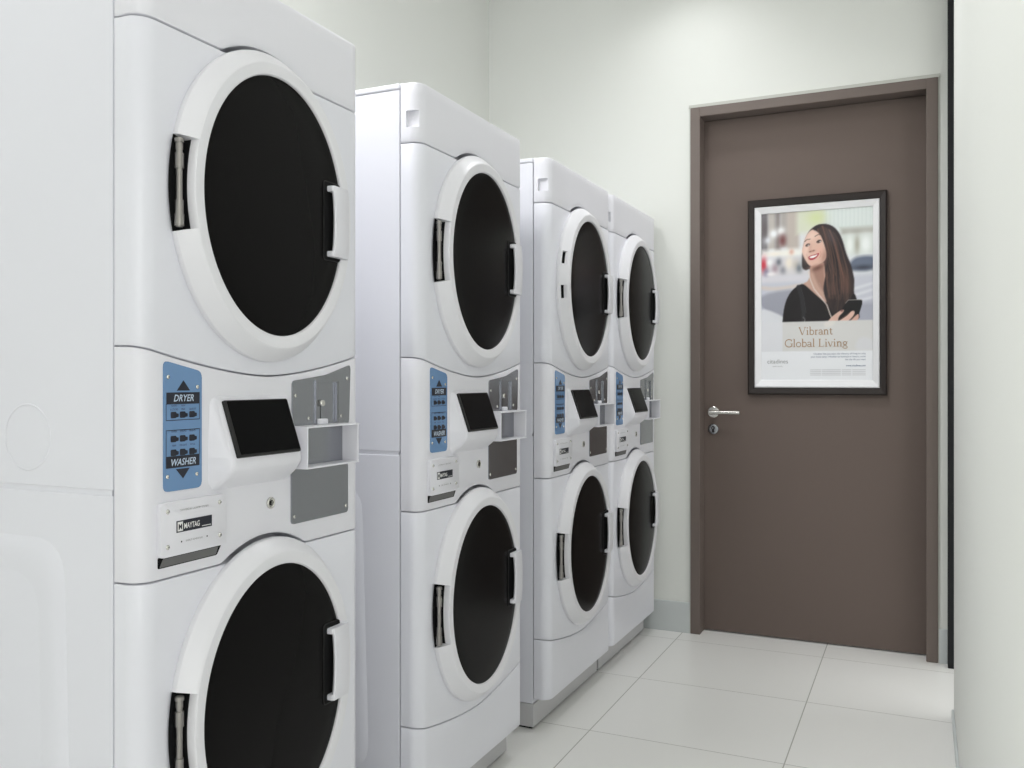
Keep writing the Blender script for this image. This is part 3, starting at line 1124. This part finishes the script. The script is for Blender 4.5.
    blob(198, 142, 3.4, 2.6, (236, 228, 224), .8)
    blob(247, 129, 3.4, 2.6, (236, 228, 224), .8)
    blob(206, 152, 6, 18, (212, 168, 152), .5, rot=10)
    blob(213, 167, 12, 4, (168, 116, 104), .6, rot=-10)
    blob(205, 169, 3, 2.2, (110, 70, 64), .8)
    blob(220, 165, 3, 2.2, (120, 76, 68), .8)
    poly([(197, 189), (210, 184), (222, 182), (240, 176), (243, 179), (234, 194), (220, 203), (206, 205), (199, 199)], (178, 66, 76), 1.4)
    poly([(202, 190), (214, 186.5), (226, 184.5), (238, 180), (230, 190), (216, 196), (205, 196)], (252, 248, 246), 1.2)
    line([(190, 178), (195, 190), (199, 202)], 2.4, (196, 150, 136), 1.6, .6)
    line([(246, 170), (250, 182), (244, 196)], 2.4, (190, 142, 128), 1.6, .6)
    # hair falling over the right side of the face
    rg = random.Random(4)
    hair = [(214, 78), (226, 62), (256, 56), (292, 64), (320, 92), (338, 134), (346, 180), (366, 226), (372, 256), (386, 292), (378, 326), (386, 352), (372, 392), (346, 408), (338, 430), (312, 430),
            (288, 410), (270, 372), (258, 330), (264, 290), (278, 236), (278, 190), (268, 140), (254, 106), (234, 86)]
    hm = np.clip(.5 - sdist(smooth_poly(hair), X, Y) / 6, 0, 1)
    poly(hair, (54, 46, 48), 2.4)
    for i in range(70):
        f = rg.random()
        x0, y0 = 232 + 78 * f, 66 + 50 * abs(f - .3)
        x1, y1 = 276 + 92 * f + rg.uniform(-8, 8), 300 + rg.uniform(-60, 110)
        xm, ym = x0 + (x1 - x0) * .55 + 20 * (f + .1) + rg.uniform(-6, 6), 170 + rg.uniform(-15, 30)
        cc = rg.choice([(88, 72, 68), (36, 31, 34), (112, 84, 72), (70, 58, 58), (128, 92, 76), (40, 34, 37)])
        pts = []
        for k in range(7):
            t = k / 6
            pts.append(((1 - t) ** 2 * x0 + 2 * t * (1 - t) * xm + t * t * x1 + 5.5 * math.sin(k * 1.5 + i * .35) * k / 6, (1 - t) ** 2 * y0 + 2 * t * (1 - t) * ym + t * t * y1))
        line(pts, rg.uniform(1.5, 4.5), cc, 1.8, hm * (.5 if y1 > 250 else .35))
    blob(350, 300, 18, 60, (122, 88, 74), .5, rot=-8)
    blob(300, 330, 16, 50, (104, 78, 68), .45)
    blob(290, 110, 18, 40, (92, 84, 90), .4, rot=-25)
    # black top
    poly([(88, 480), (92, 420), (104, 366), (128, 326), (160, 304), (178, 300), (206, 326), (244, 362), (282, 394), (300, 420), (340, 440), (372, 360), (386, 344),
          (398, 390), (410, 480)], (34, 31, 33), 2.2)
    poly([(268, 360), (300, 372), (350, 372), (372, 400), (346, 428), (312, 440), (286, 412)], (56, 46, 46), 5, .9)
    for i in range(16):
        x0 = 276 + i * 6
        line([(x0, 352), (x0 - 4 + rg.uniform(-6, 6), 400 + rg.uniform(-10, 25))], 2.5, rg.choice([(96, 72, 62), (40, 34, 36), (74, 60, 56)]), 1.8, .55)
    line([(156, 312), (170, 360), (178, 420), (176, 480)], 16, (50, 48, 52), 2.5, .9)
    line([(166, 312), (180, 362), (188, 420)], 2, (84, 84, 90), 1.5, .6)
    line([(176, 440), (184, 448), (182, 466), (174, 470)], 3, (150, 148, 150), 1.4, .7)
    # earphone cord
    line([(198, 252), (208, 290), (222, 324), (248, 358), (274, 392), (286, 428), (296, 452)], 4.0, (226, 214, 206), 1.6, .95)
    line([(244, 300), (256, 340), (270, 386)], 2.5, (188, 160, 148), 1.5, .6)
    # phone and hand
    poly([(330, 420), (352, 382), (362, 374), (410, 374), (418, 382), (406, 424), (396, 450), (370, 470), (330, 462)], (28, 27, 29), 1.6, it=1)
    line([(350, 386), (360, 375), (412, 374)], 2.6, (170, 166, 162), 1.3, .8)
    poly([(268, 480), (282, 452), (304, 432), (332, 414), (344, 414), (340, 424), (322, 440), (318, 462), (322, 480)], (222, 184, 168), 2.0)
    poly([(300, 478), (326, 456), (356, 438), (376, 416), (388, 424), (378, 444), (356, 464), (330, 480)], (226, 188, 172), 1.8)
    poly([(340, 482), (366, 462), (392, 436), (400, 432), (404, 444), (392, 466), (384, 482)], (214, 172, 156), 1.8)
    line([(318, 458), (344, 442), (372, 420)], 2.2, (150, 104, 92), 1.3, .7)
    line([(350, 470), (376, 450), (390, 434)], 2.2, (150, 104, 92), 1.3, .7)
    blob(334, 418, 5, 4, (120, 70, 72), .7)
    # translucent title band and white foot of the sheet
    rect(-20, 480, 458, 581, (226, 227, 231), 1.2, .93)
    rect(90, 480, 458, 581, (216, 215, 211), 2.0, .75)
    poly([(262, 458), (312, 458), (296, 480), (262, 486)], (236, 230, 224), 6, .6)
    poly([(380, 581), (404, 520), (470, 540), (470, 581)], (222, 223, 228), 8, .7)
    rect(-20, 480, 581, 720, (238, 240, 243), 1.2)
    return C


SX0, SX1, SZ0, SZ1 = PX0 + .060, PX1 - .058, PZ0 + .068, PZ1 - .066
NX, NZ = 150, 228
gx, gz = np.meshgrid(np.linspace(0, 1, NX + 1), np.linspace(0, 1, NZ + 1))
cols_ = paint(gx * 457, gz * 700)
lc = cols_ / 255.0
lc = np.where(lc <= .04045, lc / 12.92, ((lc + .055) / 1.055) ** 2.4)
YP = PY - .0125
vs = np.stack([SX0 + (SX1 - SX0) * gx, np.full(gx.shape, YP), SZ1 - (SZ1 - SZ0) * gz], -1).reshape(-1, 3) + np.array(PS)
idx = np.arange((NX + 1) * (NZ + 1)).reshape(NZ + 1, NX + 1)
fs = np.stack([idx[1:, :-1], idx[1:, 1:], idx[:-1, 1:], idx[:-1, :-1]], -1).reshape(-1, 4)
me = bpy.data.meshes.new('printed_sheet')
me.from_pydata(vs.tolist(), [], fs.tolist())
ca = me.color_attributes.new('print', 'FLOAT_COLOR', 'POINT')
rgba = np.ones((len(vs), 4), np.float32)
rgba[:, :3] = lc.reshape(-1, 3)
ca.data.foreach_set('color', rgba.ravel())
me.materials.append(M['print'])
sheet = bpy.data.objects.new('printed_sheet', me)
COL.objects.link(sheet)
sheet.parent = poster
tag(sheet, 'printed sheet showing a smiling long-haired woman holding a phone')


def S(u, v, d=.0004):
    return (SX0 + (SX1 - SX0) * u / 457, YP - d, SZ1 - (SZ1 - SZ0) * v / 700)


# serif title drawn as strokes: each glyph in units of cap height, (advance, strokes)
def arc(cx, cy, rx, ry, a0, a1, n=12):
    return [(cx + rx * math.cos(math.radians(a0 + (a1 - a0) * i / n)), cy + ry * math.sin(math.radians(a0 + (a1 - a0) * i / n))) for i in range(n + 1)]


TK, TN = .135, .065
X_ = .62      # x-height
GL = {
    'V': (.80, [([(.06, 1.0), (.40, 0)], TK), ([(.72, 1.0), (.42, 0)], TN), ([(-.02, .98), (.18, .98)], TN), ([(.60, .98), (.82, .98)], TN)]),
    'i': (.34, [([(.17, 0), (.17, X_)], TK), ([(.05, .02), (.29, .02)], TN), ([(.06, X_ - .03), (.17, X_)], TN), ([(.16, .82), (.16, .97)], .15)]),
    'b': (.60, [([(.12, 0), (.12, 1.05)], TK), ([(.02, 1.02), (.12, 1.05)], TN), (arc(.30, .31, .22, .30, -150, 150), TK * .8)]),
    'r': (.44, [([(.14, 0), (.14, X_)], TK), ([(.02, .02), (.28, .02)], TN), ([(.03, X_ - .03), (.14, X_)], TN), ([(.14, .44), (.24, .58), (.38, .58)], TK * .8)]),
    'a': (.52, [(arc(.22, .44, .17, .17, 160, 0), TK * .75), ([(.39, .46), (.39, .08), (.49, .02)], TK), (arc(.22, .17, .17, .15, 60, 330), TK * .75), ([(.28, .30), (.39, .36)], TN)]),
    'n': (.64, [([(.14, 0), (.14, X_)], TK), ([(.02, .02), (.26, .02)], TN), ([(.03, X_ - .03), (.14, X_)], TN), ([(.14, .46)] + arc(.31, .42, .17, .18, 120, 0) + [(.48, 0)], TK * .85), ([(.38, .02), (.60, .02)], TN)]),
    't': (.40, [([(.17, .80), (.17, .12), (.24, .02), (.36, .06)], TK * .9), ([(.03, .60), (.35, .60)], TN)]),
    'G': (.86, [(arc(.46, .50, .40, .49, 45, 320, 20), TK * .9), ([(.77, .42), (.77, .06)], TK), ([(.62, .43), (.87, .43)], TN), ([(.75, .98), (.75, .72)], TN)]),
    'l': (.33, [([(.16, 0), (.16, 1.05)], TK), ([(.04, .02), (.28, .02)], TN), ([(.05, 1.02), (.16, 1.05)], TN)]),
    'o': (.60, [(arc(.29, .31, .23, .30, 0, 360, 18), TK * .8)]),
    'L': (.66, [([(.17, 0), (.17, 1.0)], TK), ([(.04, .98), (.30, .98)], TN), ([(.04, .025), (.58, .025), (.60, .24)], TN)]),
    'v': (.54, [([(.07, X_), (.27, 0)], TK * .9), ([(.48, X_), (.29, 0)], TN), ([(.0, X_ - .02), (.16, X_ - .02)], TN), ([(.38, X_ - .02), (.55, X_ - .02)], TN)]),
    'g': (.56, [(arc(.25, .42, .18, .19, 0, 360, 16), TK * .75), ([(.38, .56), (.53, .58)], TN), ([(.14, .26), (.12, .14), (.40, .08)], TK * .6), (arc(.26, -.10, .23, .16, 60, -240, 16), TK * .6)]),
    ' ': (.30, []),
}


def stroke(mb, pts, wd, fr):
    pts = [Vector(p) for p in pts]
    L, R = [], []
    for i in range(len(pts)):
        d = (pts[min(i + 1, len(pts) - 1)] - pts[max(i - 1, 0)]).normalized()
        n = Vector((-d.y, d.x)) * wd / 2
        L.append(mb.bm.verts.new(fr(*(pts[i] + n))))
        R.append(mb.bm.verts.new(fr(*(pts[i] - n))))
    for i in range(len(pts) - 1):
        mb.face((R[i], R[i + 1], L[i + 1], L[i]))


def serif(mb, s, u0, v0, cap, width):
    tot = sum(GL[c][0] for c in s)
    kx = width / tot
    u = u0
    k = 0
    for c in s:
        adv, st = GL[c]
        for pts, wd in st:
            k += 1
            stroke(mb, [(x * kx / cap, y) for x, y in pts], wd, lambda a, b, u=u, k=k: S(u + a * cap, v0 - b * cap, .0004 + .00002 * k))
        u += adv * kx


mb = MB().use(M['gold'])
serif(mb, 'Vibrant', 158, 513, 32, 140)
serif(mb, 'Global Living', 99, 563, 32, 260)
tag(mb.build('title_lettering', sheet, PS), 'bronze serif title')
mb = MB().use(M['greyink'])
put_text(mb, 'citadines', 25, lambda a, b: S(69 + a, 631 - b), sx=1.02)
put_text(mb, 'APART HOTEL', 6.5, lambda a, b: S(69 + a, 646 - b), sx=1.05)
mb.build('logo_lettering', sheet, PS)
mb = MB().use(M['navy'])
for v, s in ((590, 'Citadines lets you enjoy the vibrancy of living in a city'), (602, 'your home away. Whether on business or leisure, come'), (614, 'live the life you want')):
    put_text(mb, s, 10.5, lambda a, b, v=v: S(429 + a, v + 6 - b), align='RIGHT', sx=.92)
put_text(mb, 'www.citadines.com', 11, lambda a, b: S(429 + a, 645 - b), align='RIGHT', sx=.9, bold=.15)
mb.use(M['palegrey'])
for v in (657, 664, 671, 678):
    for q in ((205, 250), (253, 330), (334, 372), (376, 429)):
        flat(mb, [(q[0], v), (q[1], v), (q[1], v + 3.5), (q[0], v + 3.5)], lambda a, b: S(a, b))
tag(mb.build('small_print', sheet, PS), 'blue-grey small print')
